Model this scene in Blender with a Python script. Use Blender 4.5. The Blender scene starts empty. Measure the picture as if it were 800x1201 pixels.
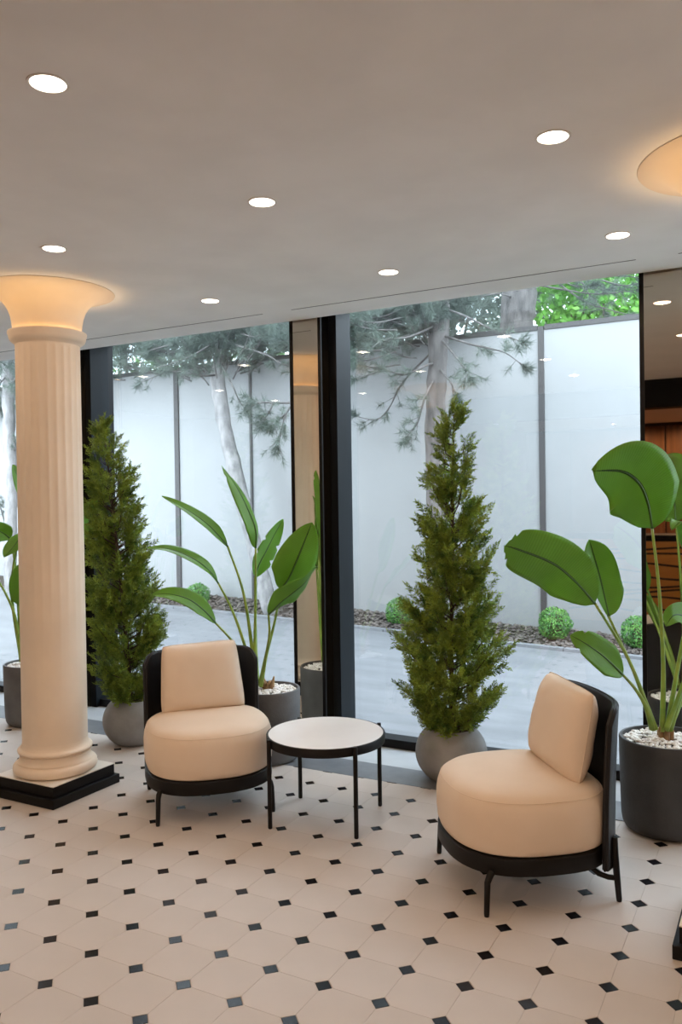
import bpy, bmesh, math, random
import numpy as np
from mathutils import Vector, Matrix, noise as mnoise

# ------------------------------------------------------------------ camera, sky, exposure
scene = bpy.context.scene
COL = scene.collection
CAM_H = 1.535
CEIL = 2.675
cam_data = bpy.data.cameras.new('camera')
cam_data.sensor_fit = 'HORIZONTAL'
cam_data.sensor_width = 36.0
cam_data.lens = 43.5
cam_data.clip_start = 0.05
cam_data.clip_end = 200
cam = bpy.data.objects.new('camera', cam_data)
COL.objects.link(cam)
_x = Vector((0.878499, 0.477519, -0.014695)); _u = Vector((0.006493, 0.018822, 0.999802)); _f = Vector((-0.477701, 0.878420, -0.013434))
cam.matrix_world = Matrix(((_x[0], _u[0], -_f[0], 0), (_x[1], _u[1], -_f[1], 0), (_x[2], _u[2], -_f[2], CAM_H), (0, 0, 0, 1)))
scene.camera = cam

SKY_COLOR = (0.76, 0.88, 1.0)
SKY_STRENGTH = 8.8
world = bpy.data.worlds.new('overcast_sky')
scene.world = world
world.use_nodes = True
_bg = world.node_tree.nodes['Background']
_bg.inputs['Color'].default_value = (*SKY_COLOR, 1)
_bg.inputs['Strength'].default_value = SKY_STRENGTH

LAMP_COLOR = (1.0, 0.68, 0.43)
LAMP_WATTS = 7.9
scene.view_settings.view_transform = 'Standard'
scene.view_settings.look = 'None'
scene.view_settings.gamma = 1.0
scene.view_settings.use_curve_mapping = False
scene.view_settings.exposure = 0.0
try:
    scene.cycles.use_denoising = True
    scene.cycles.max_bounces = 12
    scene.cycles.diffuse_bounces = 6
    scene.cycles.transparent_max_bounces = 24
    scene.cycles.sample_clamp_indirect = 6.0
except Exception:
    pass

rng = np.random.default_rng(7)
random.seed(7)
PI = math.pi

# ------------------------------------------------------------------ materials
def new_mat(name):
    m = bpy.data.materials.new(name); m.use_nodes = True
    nt = m.node_tree
    return m, nt, nt.nodes['Principled BSDF']

def pmat(name, color, rough=0.6, metallic=0.0, color2=None, scale=8.0, detail=4.0, bump=0.0, bump_scale=None, spec=0.5, sub=0.0, contrast=(0.35, 0.65), stretch=None, trans=0.0, coat=0.0):
    m, nt, b = new_mat(name)
    N, L = nt.nodes, nt.links
    b.inputs['Roughness'].default_value = rough
    b.inputs['Metallic'].default_value = metallic
    b.inputs['Specular IOR Level'].default_value = spec
    if coat:
        b.inputs['Coat Weight'].default_value = coat
    tc = N.new('ShaderNodeTexCoord')
    src = tc.outputs['Object']
    if stretch:
        mp = N.new('ShaderNodeMapping'); mp.inputs['Scale'].default_value = stretch
        L.new(src, mp.inputs['Vector']); src = mp.outputs['Vector']
    nz = N.new('ShaderNodeTexNoise'); nz.inputs['Scale'].default_value = scale; nz.inputs['Detail'].default_value = detail
    L.new(src, nz.inputs['Vector'])
    if color2 is None:
        color2 = tuple(min(1, c * 1.06) for c in color)
    rp = N.new('ShaderNodeValToRGB')
    rp.color_ramp.elements[0].position = contrast[0]; rp.color_ramp.elements[0].color = (*color, 1)
    rp.color_ramp.elements[1].position = contrast[1]; rp.color_ramp.elements[1].color = (*color2, 1)
    L.new(nz.outputs['Fac'], rp.inputs['Fac'])
    L.new(rp.outputs['Color'], b.inputs['Base Color'])
    if bump:
        bz = N.new('ShaderNodeTexNoise'); bz.inputs['Scale'].default_value = bump_scale or scale * 6; bz.inputs['Detail'].default_value = 5
        L.new(src, bz.inputs['Vector'])
        bp = N.new('ShaderNodeBump'); bp.inputs['Strength'].default_value = bump; bp.inputs['Distance'].default_value = 0.01
        L.new(bz.outputs['Fac'], bp.inputs['Height']); L.new(bp.outputs['Normal'], b.inputs['Normal'])
    if trans:
        tr = N.new('ShaderNodeBsdfTranslucent'); L.new(rp.outputs['Color'], tr.inputs['Color'])
        mx = N.new('ShaderNodeMixShader'); mx.inputs[0].default_value = trans
        L.new(b.outputs[0], mx.inputs[1]); L.new(tr.outputs[0], mx.inputs[2])
        L.new(mx.outputs[0], N['Material Output'].inputs['Surface'])
    return m

def emat(name, color, strength):
    m, nt, b = new_mat(name)
    e = nt.nodes.new('ShaderNodeEmission'); e.inputs['Color'].default_value = (*color, 1); e.inputs['Strength'].default_value = strength
    nt.links.new(e.outputs[0], nt.nodes['Material Output'].inputs['Surface'])
    return m

def glass_mat():
    m, nt, b = new_mat('window_glass')
    N, L = nt.nodes, nt.links
    t = N.new('ShaderNodeBsdfTransparent'); t.inputs['Color'].default_value = (0.975, 0.985, 0.98, 1)
    g = N.new('ShaderNodeBsdfGlossy'); g.inputs['Roughness'].default_value = 0.0; g.inputs['Color'].default_value = (0.95, 0.97, 1.0, 1)
    lw = N.new('ShaderNodeLayerWeight'); lw.inputs['Blend'].default_value = 0.5
    pw = N.new('ShaderNodeMath'); pw.operation = 'POWER'; pw.inputs[1].default_value = 4.0
    L.new(lw.outputs['Facing'], pw.inputs[0])
    ml = N.new('ShaderNodeMath'); ml.operation = 'MULTIPLY_ADD'; ml.inputs[1].default_value = 0.6; ml.inputs[2].default_value = 0.06
    L.new(pw.outputs[0], ml.inputs[0])
    mx = N.new('ShaderNodeMixShader'); L.new(ml.outputs[0], mx.inputs[0])
    L.new(t.outputs[0], mx.inputs[1]); L.new(g.outputs[0], mx.inputs[2])
    L.new(mx.outputs[0], N['Material Output'].inputs['Surface'])
    return m

def mirror_mat():
    m, nt, b = new_mat('bronze_mirror')
    b.inputs['Metallic'].default_value = 1.0
    b.inputs['Roughness'].default_value = 0.015
    b.inputs['Base Color'].default_value = (0.54, 0.465, 0.375, 1)
    return m

def leaf_mat(name, top, rib):
    m, nt, b = new_mat(name)
    N, L = nt.nodes, nt.links
    b.inputs['Roughness'].default_value = 0.33
    uv = N.new('ShaderNodeUVMap'); uv.uv_map = 'UVMap'
    sep = N.new('ShaderNodeSeparateXYZ'); L.new(uv.outputs['UV'], sep.inputs[0])
    # fine parallel veins running out from the midrib
    wv = N.new('ShaderNodeTexWave'); wv.wave_type = 'BANDS'; wv.bands_direction = 'Y'
    wv.inputs['Scale'].default_value = 18; wv.inputs['Distortion'].default_value = 1.2; wv.inputs['Detail'].default_value = 2
    L.new(uv.outputs['UV'], wv.inputs['Vector'])
    tc = N.new('ShaderNodeTexCoord')
    nz = N.new('ShaderNodeTexNoise'); nz.inputs['Scale'].default_value = 7; L.new(tc.outputs['Object'], nz.inputs['Vector'])
    rp = N.new('ShaderNodeValToRGB')
    rp.color_ramp.elements[0].position = 0.3; rp.color_ramp.elements[0].color = (*[c * 0.78 for c in top], 1)
    rp.color_ramp.elements[1].position = 0.75; rp.color_ramp.elements[1].color = (*top, 1)
    L.new(nz.outputs['Fac'], rp.inputs['Fac'])
    mv = N.new('ShaderNodeMixRGB'); mv.blend_type = 'MULTIPLY'; mv.inputs[0].default_value = 0.12
    L.new(rp.outputs['Color'], mv.inputs[1]); L.new(wv.outputs['Color'], mv.inputs[2])
    # midrib line at u = 0.5
    sb = N.new('ShaderNodeMath'); sb.operation = 'SUBTRACT'; sb.inputs[1].default_value = 0.5; L.new(sep.outputs['X'], sb.inputs[0])
    ab = N.new('ShaderNodeMath'); ab.operation = 'ABSOLUTE'; L.new(sb.outputs[0], ab.inputs[0])
    lt = N.new('ShaderNodeMath'); lt.operation = 'LESS_THAN'; lt.inputs[1].default_value = 0.022; L.new(ab.outputs[0], lt.inputs[0])
    mr = N.new('ShaderNodeMixRGB'); L.new(lt.outputs[0], mr.inputs[0]); L.new(mv.outputs[0], mr.inputs[1]); mr.inputs[2].default_value = (*rib, 1)
    L.new(mr.outputs[0], b.inputs['Base Color'])
    bp = N.new('ShaderNodeBump'); bp.inputs['Strength'].default_value = 0.25; bp.inputs['Distance'].default_value = 0.003
    L.new(wv.outputs['Fac'], bp.inputs['Height']); L.new(bp.outputs['Normal'], b.inputs['Normal'])
    tr = N.new('ShaderNodeBsdfTranslucent'); L.new(mr.outputs[0], tr.inputs['Color'])
    mx = N.new('ShaderNodeMixShader'); mx.inputs[0].default_value = 0.42
    L.new(b.outputs[0], mx.inputs[1]); L.new(tr.outputs[0], mx.inputs[2])
    L.new(mx.outputs[0], N['Material Output'].inputs['Surface'])
    return m

M = {
    'ceiling': pmat('white_ceiling_paint', (0.87, 0.86, 0.85), 0.9, scale=3),
    'wall': pmat('cream_plaster', (0.62, 0.55, 0.46), 0.85, scale=4),
    'tile': pmat('cream_glazed_tile', (0.52, 0.472, 0.437), 0.5, color2=(0.56, 0.51, 0.475), scale=2.5, spec=0.25, bump=0.03, bump_scale=40),
    'grout': pmat('pale_grout', (0.515, 0.467, 0.43), 0.9, scale=30),
    'dot': pmat('black_glazed_tile', (0.005, 0.005, 0.007), 0.25, color2=(0.009, 0.009, 0.012), scale=6, spec=0.18),
    'column': pmat('cream_column_paint', (0.80, 0.68, 0.55), 0.6, scale=5),
    'black_paint': pmat('black_satin_paint', (0.005, 0.005, 0.006), 0.5, scale=6, spec=0.2),
    'white_stone': pmat('white_stone_plate', (0.72, 0.69, 0.64), 0.45, scale=5),
    'frame': pmat('anthracite_aluminium', (0.006, 0.009, 0.012), 0.4, scale=5, spec=0.15),
    'frame_black': pmat('black_aluminium', (0.004, 0.004, 0.005), 0.4, scale=5, spec=0.2),
    'grey_stone': pmat('grey_threshold_stone', (0.13, 0.14, 0.155), 0.35, color2=(0.17, 0.18, 0.195), scale=9, bump=0.05),
    'pale_stone': pmat('pale_threshold_stone', (0.42, 0.44, 0.46), 0.3, color2=(0.48, 0.50, 0.52), scale=5),
    'slot': pmat('dark_slot', (0.03, 0.024, 0.02), 0.9),
    'trim_white': pmat('white_lamp_trim', (0.8, 0.78, 0.75), 0.5),
    'lamp': emat('downlight_glow', (1.0, 0.86, 0.70), 9.0),
    'led': emat('warm_strip_glow', (1.0, 0.60, 0.22), 7.0),
    'fabric': pmat('cream_upholstery', (0.69, 0.575, 0.465), 0.85, color2=(0.72, 0.605, 0.495), scale=5, bump=0.12, bump_scale=420),
    'leather': pmat('black_leather', (0.006, 0.007, 0.010), 0.42, color2=(0.009, 0.010, 0.013), scale=12, spec=0.35, bump=0.08, bump_scale=260),
    'metal_black': pmat('black_powder_coat', (0.005, 0.005, 0.006), 0.5, scale=20, spec=0.25),
    'tabletop': pmat('white_table_laminate', (0.80, 0.82, 0.85), 0.3, scale=4),
    'concrete': pmat('grey_concrete', (0.20, 0.197, 0.195), 0.65, color2=(0.28, 0.277, 0.275), scale=6, bump=0.12, bump_scale=60),
    'charcoal': pmat('charcoal_fibreclay', (0.030, 0.031, 0.033), 0.6, color2=(0.044, 0.045, 0.047), scale=7, bump=0.15, bump_scale=80),
    'midgrey': pmat('mid_grey_fibreclay', (0.085, 0.085, 0.087), 0.6, color2=(0.12, 0.12, 0.123), scale=7, bump=0.15, bump_scale=80),
    'pebble': pmat('white_pebble', (0.78, 0.77, 0.75), 0.6, color2=(0.90, 0.89, 0.87), scale=22),
    'soil': pmat('dark_soil', (0.03, 0.022, 0.015), 0.95, scale=30),
    'leaf': leaf_mat('banana_leaf', (0.22, 0.50, 0.06), (0.025, 0.07, 0.012)),
    'stem': pmat('green_leaf_stalk', (0.16, 0.30, 0.045), 0.4, color2=(0.30, 0.40, 0.07), scale=12),
    'rib': pmat('dark_green_midrib', (0.045, 0.12, 0.018), 0.4, scale=12),
    'sheath': pmat('brown_dry_sheath', (0.22, 0.12, 0.05), 0.8, color2=(0.36, 0.22, 0.10), scale=25),
    'cypress': pmat('cypress_green', (0.045, 0.115, 0.018), 0.7, color2=(0.36, 0.46, 0.06), scale=15, trans=0.2, contrast=(0.3, 0.7)),
    'bark': pmat('brown_bark', (0.045, 0.03, 0.02), 0.9, color2=(0.10, 0.07, 0.045), scale=20),
    'pine_bark': pmat('grey_pine_bark', (0.16, 0.155, 0.155), 0.95, color2=(0.30, 0.29, 0.285), scale=5, stretch=(3, 3, 1), bump=0.6, bump_scale=14),
    'dark_pine_bark': pmat('dark_pine_bark', (0.055, 0.052, 0.05), 0.95, color2=(0.13, 0.12, 0.115), scale=5, stretch=(3, 3, 1), bump=0.6, bump_scale=14),
    'needles': pmat('haze_greyed_needles', (0.075, 0.10, 0.085), 0.7, color2=(0.13, 0.165, 0.135), scale=2, trans=0.3),  # grey-green paled so the colour carries the haze on the window glass
    'spring_leaf': pmat('bright_spring_leaf', (0.10, 0.30, 0.045), 0.6, color2=(0.22, 0.48, 0.08), scale=4, trans=0.4),
    'boxwood': pmat('boxwood_green', (0.035, 0.16, 0.035), 0.6, color2=(0.15, 0.33, 0.06), scale=18, trans=0.2),
    'fence_white': pmat('white_fence_panel', (0.236, 0.241, 0.241), 0.55, scale=1.5),
    'fence_dark': pmat('grey_fence_post', (0.04, 0.038, 0.038), 0.6, scale=6),
    'pavement': pmat('grey_stone_paving', (0.13, 0.134, 0.142), 0.6, color2=(0.168, 0.173, 0.182), scale=1.6, detail=8, stretch=(1, 3, 1), bump=0.08, bump_scale=25),
    'kerb': pmat('grey_kerb', (0.16, 0.165, 0.175), 0.8, scale=9),
    'bark_chip': pmat('brown_bark_chip', (0.05, 0.042, 0.037), 0.9, color2=(0.15, 0.125, 0.11), scale=13),
    'wood': pmat('warm_wood_panel', (0.09, 0.035, 0.010), 0.45, color2=(0.15, 0.06, 0.018), scale=3, stretch=(6, 6, 0.6)),
    'dark_wood': pmat('dark_brown_trim', (0.03, 0.014, 0.007), 0.5, scale=5),
    'amber': pmat('amber_veneer', (0.52, 0.20, 0.026), 0.4, color2=(0.60, 0.25, 0.036), scale=2, stretch=(1, 1, 5)),
    'dark_floor': pmat('dark_brown_floor', (0.12, 0.07, 0.04), 0.5, scale=3),
}
GLASS = glass_mat()
MIRROR = mirror_mat()

# ------------------------------------------------------------------ mesh helpers
class MB:
    """collects shapes that become ONE mesh object"""
    def __init__(self):
        self.v = []; self.f = []
    def add(self, verts, faces):
        o = len(self.v)
        self.v.extend([tuple(map(float, p)) for p in verts])
        self.f.extend([tuple(i + o for i in f) for f in faces])
        return self
    def box(self, x0, x1, y0, y1, z0, z1):
        return self.add([(x0, y0, z0), (x1, y0, z0), (x1, y1, z0), (x0, y1, z0), (x0, y0, z1), (x1, y0, z1), (x1, y1, z1), (x0, y1, z1)],
                        [(3, 2, 1, 0), (4, 5, 6, 7), (0, 1, 5, 4), (1, 2, 6, 5), (2, 3, 7, 6), (3, 0, 4, 7)])
    def rings(self, rings, cap0=True, cap1=True, closed=True):
        n = len(rings[0]); v = [p for r in rings for p in r]; f = []
        for k in range(len(rings) - 1):
            for i in range(n if closed else n - 1):
                j = (i + 1) % n
                f.append((k * n + i, k * n + j, (k + 1) * n + j, (k + 1) * n + i))
        if cap0: f.append(tuple(reversed(range(n))))
        if cap1: f.append(tuple(range((len(rings) - 1) * n, len(rings) * n)))
        return self.add(v, f)
    def lathe(self, prof, n=48, cx=0, cy=0, cap0=True, cap1=True):
        return self.rings([[(cx + r * math.cos(2 * PI * i / n), cy + r * math.sin(2 * PI * i / n), z) for i in range(n)] for r, z in prof], cap0, cap1)
    def tube(self, pts, radii, n=10):
        pts = [Vector(p) for p in pts]
        if not hasattr(radii, '__len__'): radii = [radii] * len(pts)
        rs = []; ref = None
        for i, p in enumerate(pts):
            t = (pts[min(i + 1, len(pts) - 1)] - pts[max(i - 1, 0)]).normalized()
            if ref is None:
                ref = Vector((0, 0, 1)) if abs(t.z) < 0.9 else Vector((1, 0, 0))
            a = (ref - t * ref.dot(t)).normalized(); ref = a
            b = t.cross(a)
            rs.append([p + (a * math.cos(2 * PI * k / n) + b * math.sin(2 * PI * k / n)) * radii[i] for k in range(n)])
        return self.rings(rs)
    def build(self, name, mat, parent=None, smooth=False, loc=None, kind=None, bevel=0.0):
        me = bpy.data.meshes.new(name)
        me.from_pydata(self.v, [], self.f); me.update()
        if smooth == 'auto':
            me.shade_auto = None if False else None
        if smooth:
            me.polygons.foreach_set('use_smooth', [True] * len(me.polygons))
        me.materials.append(mat)
        o = bpy.data.objects.new(name, me); COL.objects.link(o)
        if parent is not None: o.parent = parent
        if loc is not None: o.location = loc
        if kind: o['kind'] = kind
        if smooth == 'edges':
            try: me.set_sharp_from_angle(angle=math.radians(38))
            except Exception: pass
        if bevel:
            b = o.modifiers.new('bevel', 'BEVEL'); b.width = bevel; b.segments = 2; b.limit_method = 'ANGLE'
        return o

def np_mesh(name, V, F, mat, parent=None, smooth=False, kind=None):
    """V (n,3) and F (m,k) arrays -> object; fast path for foliage"""
    me = bpy.data.meshes.new(name)
    k = F.shape[1]
    me.vertices.add(len(V)); me.vertices.foreach_set('co', V.astype(np.float32).ravel())
    me.loops.add(F.size); me.loops.foreach_set('vertex_index', F.astype(np.int32).ravel())
    me.polygons.add(len(F)); me.polygons.foreach_set('loop_start', (np.arange(len(F)) * k).astype(np.int32))
    me.update(calc_edges=True)
    if smooth: me.polygons.foreach_set('use_smooth', [True] * len(F))
    me.materials.append(mat)
    o = bpy.data.objects.new(name, me); COL.objects.link(o)
    if parent is not None: o.parent = parent
    if kind: o['kind'] = kind
    return o

def tag(o, label, cat, group=None):
    o['label'] = label; o['category'] = cat
    if group: o['group'] = group
    return o

def thing(name, label, cat, loc=(0, 0, 0), rotz=0.0, group=None):
    o = bpy.data.objects.new(name, None); COL.objects.link(o)
    o.location = loc; o.rotation_euler = (0, 0, rotz); o.empty_display_size = 0.1
    return tag(o, label, cat, group)

def struct(o):
    o['kind'] = 'structure'
    return o

def copy_tree(o, parent=None):
    c = o.copy(); COL.objects.link(c); c.parent = parent
    for ch in list(o.children): copy_tree(ch, c)
    return c

def spline(pts, n):
    """Catmull-Rom through pts"""
    P = [Vector(p) for p in pts]
    P = [P[0] * 2 - P[1]] + P + [P[-1] * 2 - P[-2]]
    out = []
    m = len(P) - 3
    for i in range(n + 1):
        t = i / n * m; k = min(int(t), m - 1); t -= k
        a, b, c, d = P[k:k + 4]
        out.append(0.5 * ((2 * b) + (c - a) * t + (2 * a - 5 * b + 4 * c - d) * t * t + (3 * b - a - 3 * c + d) * t ** 3))
    return out

# ------------------------------------------------------------------ floor with octagon tiles and dots
T = 0.2
DOT_C = 0.0325                                  # length of the cut corner along the tile side
floor = struct(MB().box(-7.2, 2.2, 0.25, 4.05, -0.12, -0.003).build('floor', M['grout']))

def octagon_mesh():
    g = 0.0004; hlf = T / 2 - g; c = DOT_C
    def ring(i, z):
        a = hlf - i; q = a - c + i * 0.4
        return [(a, -q, z), (a, q, z), (q, a, z), (-q, a, z), (-a, q, z), (-a, -q, z), (-q, -a, z), (q, -a, z)]
    mb = MB().rings([ring(0, -0.003), ring(0, -0.0004), ring(0.0006, 0.0)], cap0=False)
    return mb
def dot_mesh():
    a = DOT_C - 0.0022
    def ring(i, z):
        q = a - i
        return [(q, 0, z), (0, q, z), (-q, 0, z), (0, -q, z)]
    return MB().rings([ring(0, -0.003), ring(0, -0.0008), ring(0.001, -0.0002)], cap0=False)

octo = octagon_mesh(); dotm = dot_mesh()
def in_view(x, y):
    d = x * -0.4777 + y * 0.8784; l = x * 0.8785 + y * 0.4775
    return d > 2.25 and abs(l) < 0.44 * d + 0.15
def fill(name, base, mat, x0, y0, ylim):
    near, rest = [], MB()
    i0, i1 = math.ceil((-7.2 - x0) / T), math.floor((2.2 - x0) / T)
    for i in range(i0, i1 + 1):
        for j in range(1, 22):
            x, y = x0 + i * T, y0 + j * T
            if y > ylim or y < 0.36: continue
            if in_view(x, y): near.append((math.hypot(x, y), x, y))
            else: rest.add([(a + x, b + y, c) for a, b, c in base.v], base.f)
    near.sort()
    first = None
    for k, (_, x, y) in enumerate(near):
        if k < 300:
            if first is None:
                o = first = base.build(name, mat, floor)
            else:
                o = first.copy(); COL.objects.link(o)
            o.parent = floor; o.location = (x, y, 0)
        else:
            rest.add([(a + x, b + y, c) for a, b, c in base.v], base.f)
    rest.build(name + '_field', mat, floor, kind='stuff')
fill('octagon_tile', octo, M['tile'], 0.193, -0.059, 3.96)
fill('dot_tile', dotm, M['dot'], 0.093, 0.041, 3.9)

struct(MB().box(-7.2, 2.2, 4.041, 4.29, -0.12, 0.001).build('trim_1', M['grey_stone']))
struct(MB().box(-7.2, 2.2, 4.29, 4.62, -0.12, 0.0005).build('trim_2', M['pale_stone']))

# ------------------------------------------------------------------ ceiling, walls, back room
ceil = struct(MB().box(-7.2, 2.2, 0.4, 4.445, CEIL, CEIL + 0.14).build('ceiling', M['ceiling']))
for x0, x1 in ((-7.0, -4.94), (-4.68, -2.797), (-2.59, -0.64), (-0.45, 1.4)):
    MB().box(x0, x1, 4.181, 4.188, CEIL - 0.001, CEIL + 0.004).build('air_slot', M['slot'], ceil)
struct(MB().box(-7.4, 2.4, -4.9, 4.9, 2.84, 3.0).build('ceiling_sky_block', M['ceiling']))  # unseen slab, added to stop outside light passing over the ceiling
struct(MB().box(-7.4, -7.2, 0.2, 4.9, -0.1, 2.84).build('wall_left', M['wall']))
struct(MB().box(2.2, 2.4, 0.2, 4.9, -0.1, 2.84).build('wall_right', M['wall']))
struct(MB().box(-7.2, -3.4, 0.2, 0.4, -0.1, 2.84).build('wall_back', M['wall']))
struct(MB().box(1.2, 2.2, 0.2, 0.4, -0.1, 2.84).build('wall_back_right', M['wall']))
struct(MB().box(-3.4, 1.2, 0.2, 0.4, 2.40, 2.84).build('trim_3', M['black_paint']))
# the room behind the opening, seen only in the bronze mirror
struct(MB().box(-4.0, 2.2, -4.7, 0.25, -0.12, -0.003).build('floor_back_room', M['dark_floor']))
struct(MB().box(-4.0, 2.2, -4.7, 0.2, CEIL, CEIL + 0.14).build('ceiling_back_room', M['ceiling']))
struct(MB().box(-4.2, -4.0, -4.9, 0.2, -0.1, 2.84).build('wall_back_room_left', M['wood']))
struct(MB().box(2.2, 2.4, -4.9, 0.2, -0.1, 2.84).build('wall_back_room_right', M['wood']))
wb = struct(MB().box(-4.2, 2.4, -4.9, -4.7, -0.1, 2.84).build('wall_back_room_rear', M['dark_wood']))
for k in range(8):
    x0 = -4.0 + k * 0.775
    MB().box(x0 + 0.012, x0 + 0.763, -4.7, -4.67, 0.1, CEIL - 0.05).build('wood_panel', M['wood'], wb, bevel=0.004)
# ------------------------------------------------------------------ window wall: pillars, frames, glass
PIL_X = [-7.015, -4.900, -2.785, -0.670, 1.445]
PIL_LABEL = ['mirror-clad pillar at the far left end of the window wall',
             'mirror-clad window pillar half hidden behind the fluted cream column',
             'narrow bronze mirror pillar with black edges behind the round table',
             'bronze mirror pillar at the right edge beside the large-leaved plant',
             'mirror-clad pillar at the far right end of the window wall']
for k, x in enumerate(PIL_X):
    p = thing('mirror_pillar', PIL_LABEL[k], 'pillar', (x, 4.47, 0), group='mirror pillars of the window wall')
    W = 0.228
    MB().box(0.002, W - 0.004, 0.006, 0.40, 0, 2.83).build('pillar_core', M['frame_black'], p)
    MB().box(0.022, W - 0.021, 0.0, 0.006, 0.0, 2.80).build('front_mirror', MIRROR, p)
    for a, b in ((0.0, 0.022), (W - 0.021, W)):
        MB().box(a, b, -0.004, 0.012, 0, 2.80).build('edge_strip', M['frame_black'], p)
    MB().box(W - 0.004, W + 0.001, 0.012, 0.098, 0, 2.80).build('side_mirror', MIRROR, p)

for n in range(4):
    x0, x1 = PIL_X[n] + 0.229, PIL_X[n + 1]
    g = struct(MB().box(x0 + 0.05, x1 + 0.02, 4.70, 4.712, 0.04, 2.83).build('window_%d' % (n + 1), GLASS))
    g['label'] = 'tall floor-to-ceiling window pane'
    MB().box(x0, x0 + 0.053, 4.57, 4.76, 0, 2.83).build('side_frame', M['frame'], g, bevel=0.002)
    MB().box(x0 + 0.053, x1, 4.605, 4.72, 0.0, 0.055).build('bottom_rail', M['frame_black'], g, bevel=0.002)
    MB().box(x0 + 0.053, x1, 4.64, 4.76, 2.80, 2.835).build('top_rail', M['frame_black'], g)
    MB().box(x1 - 0.0, x1 + 0.03, 4.69, 4.76, 0.0, 2.83).build('side_frame', M['frame'], g)
struct(MB().box(-7.2, 2.2, 4.52, 4.9, 2.80, 2.845).build('trim_sky_block', M['frame_black']))  # header added out of view to block sky light above the windows
struct(MB().box(-7.2, 2.2, 4.62, 4.9, -0.3, 0.0).build('trim_5', M['grey_stone']))

# ------------------------------------------------------------------ columns
def make_column(x, y, label):
    c = thing('column', label, 'column', (x, y, 0), group='fluted cream columns')
    MB().box(-0.235, 0.235, -0.235, 0.235, 0, 0.048).build('lower_plinth', M['black_paint'], c, bevel=0.003)
    u = MB().box(-0.215, 0.215, -0.215, 0.215, 0.050, 0.104).build('upper_plinth', M['black_paint'], c, bevel=0.002)
    MB().box(-0.215, 0.215, -0.215, 0.215, 0.1045, 0.1085).build('plinth_plate', M['white_stone'], u)
    prof = []
    for k in range(9):                                   # lower torus
        a = -PI / 2 + PI * k / 8; prof.append((0.188 + 0.030 * math.cos(a), 0.140 + 0.030 * math.sin(a)))
    prof += [(0.196, 0.172), (0.189, 0.178), (0.183, 0.190), (0.181, 0.205), (0.185, 0.214), (0.188, 0.217)]
    for k in range(7):                                   # upper torus
        a = -PI / 2 + PI * k / 6; prof.append((0.180 + 0.014 * math.cos(a), 0.230 + 0.013 * math.sin(a)))
    prof += [(0.176, 0.248), (0.170, 0.262), (0.1685, 0.28)]
    MB().lathe(prof, 64).build('base_moulding', M['column'], c, smooth='edges')
    # shaft: flutes cut deep at the top and filled towards the foot
    NF, SUB = 24, 8
    rings = []
    zs = [0.27, 0.6, 0.9, 1.1, 1.25, 1.4, 1.6, 1.8, 2.0, 2.2, 2.36, 2.372, 2.38, 2.40]
    for z in zs:
        R = 0.1685 - 0.003 * max(0, (z - 0.9) / 1.5) ** 1.5
        d = 0.0034 * min(1, max(0, (z - 0.75) / 0.75))
        if z > 2.365: d *= 0.45 if z < 2.375 else 0.0
        ring = []
        for i in range(NF * SUB):
            t = (i % SUB) / SUB
            s = 0.0 if t < 0.13 else math.sin(PI * (t - 0.13) / 0.87) ** 0.7
            a = 2 * PI * i / (NF * SUB)
            ring.append(((R - d * s) * math.cos(a), (R - d * s) * math.sin(a), z))
        rings.append(ring)
    MB().rings(rings).build('shaft', M['column'], c, smooth='edges')
    MB().lathe([(0.168, 2.388), (0.172, 2.396), (0.182, 2.402), (0.192, 2.412), (0.197, 2.425), (0.200, 2.440), (0.203, 2.446), (0.203, 2.457), (0.200, 2.457), (0.198, 2.446), (0.180, 2.446)], 64).build('necking_ring', M['column'], c, smooth='edges')
    bell = [(0.176, 2.44), (0.177, 2.47), (0.180, 2.505), (0.187, 2.542), (0.199, 2.575), (0.217, 2.605), (0.242, 2.630), (0.267, 2.647), (0.292, 2.658), (0.320, 2.6655), (0.345, 2.670), (0.352, 2.6715), (0.354, 2.6745)]
    cap = MB().lathe(bell, 72, cap1=True).build('bell_capital', M['column'], c, smooth='edges')
    led = MB().rings([[(r * math.cos(2 * PI * i / 64), r * math.sin(2 * PI * i / 64), 2.4475) for i in range(64)] for r in (0.196, 0.186)], False, False).build('light_strip', M['led'], cap)
    led['label'] = 'warm light strip hidden in the necking ledge'
    for i in range(28):                                   # small up-lights of the ledge, aimed at the flare
        a = 2 * PI * (i + 0.5) / 28
        sp = bpy.data.lights.new('capital_uplight', 'SPOT')
        sp.energy = 0.48; sp.color = (1.0, 0.62, 0.26); sp.spot_size = math.radians(84); sp.spot_blend = 1.0; sp.shadow_soft_size = 0.02
        so = bpy.data.objects.new('capital_uplight', sp); COL.objects.link(so); so.parent = c
        so.location = (0.197 * math.cos(a), 0.197 * math.sin(a), 2.462)
        d = Vector((0.07 * math.cos(a), 0.07 * math.sin(a), 0.2))
        so.rotation_euler = d.to_track_quat('-Z', 'Y').to_euler()
    return c
make_column(-3.495, 3.155, 'fluted cream column with flared glowing capital on a black plinth at left')
make_column(-0.115, 3.13, 'column at the right edge showing only its glowing capital and black plinth corner')
make_column(-3.15, 1.55, 'cream column nearer the camera, seen only as a reflection in the window glass')

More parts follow.
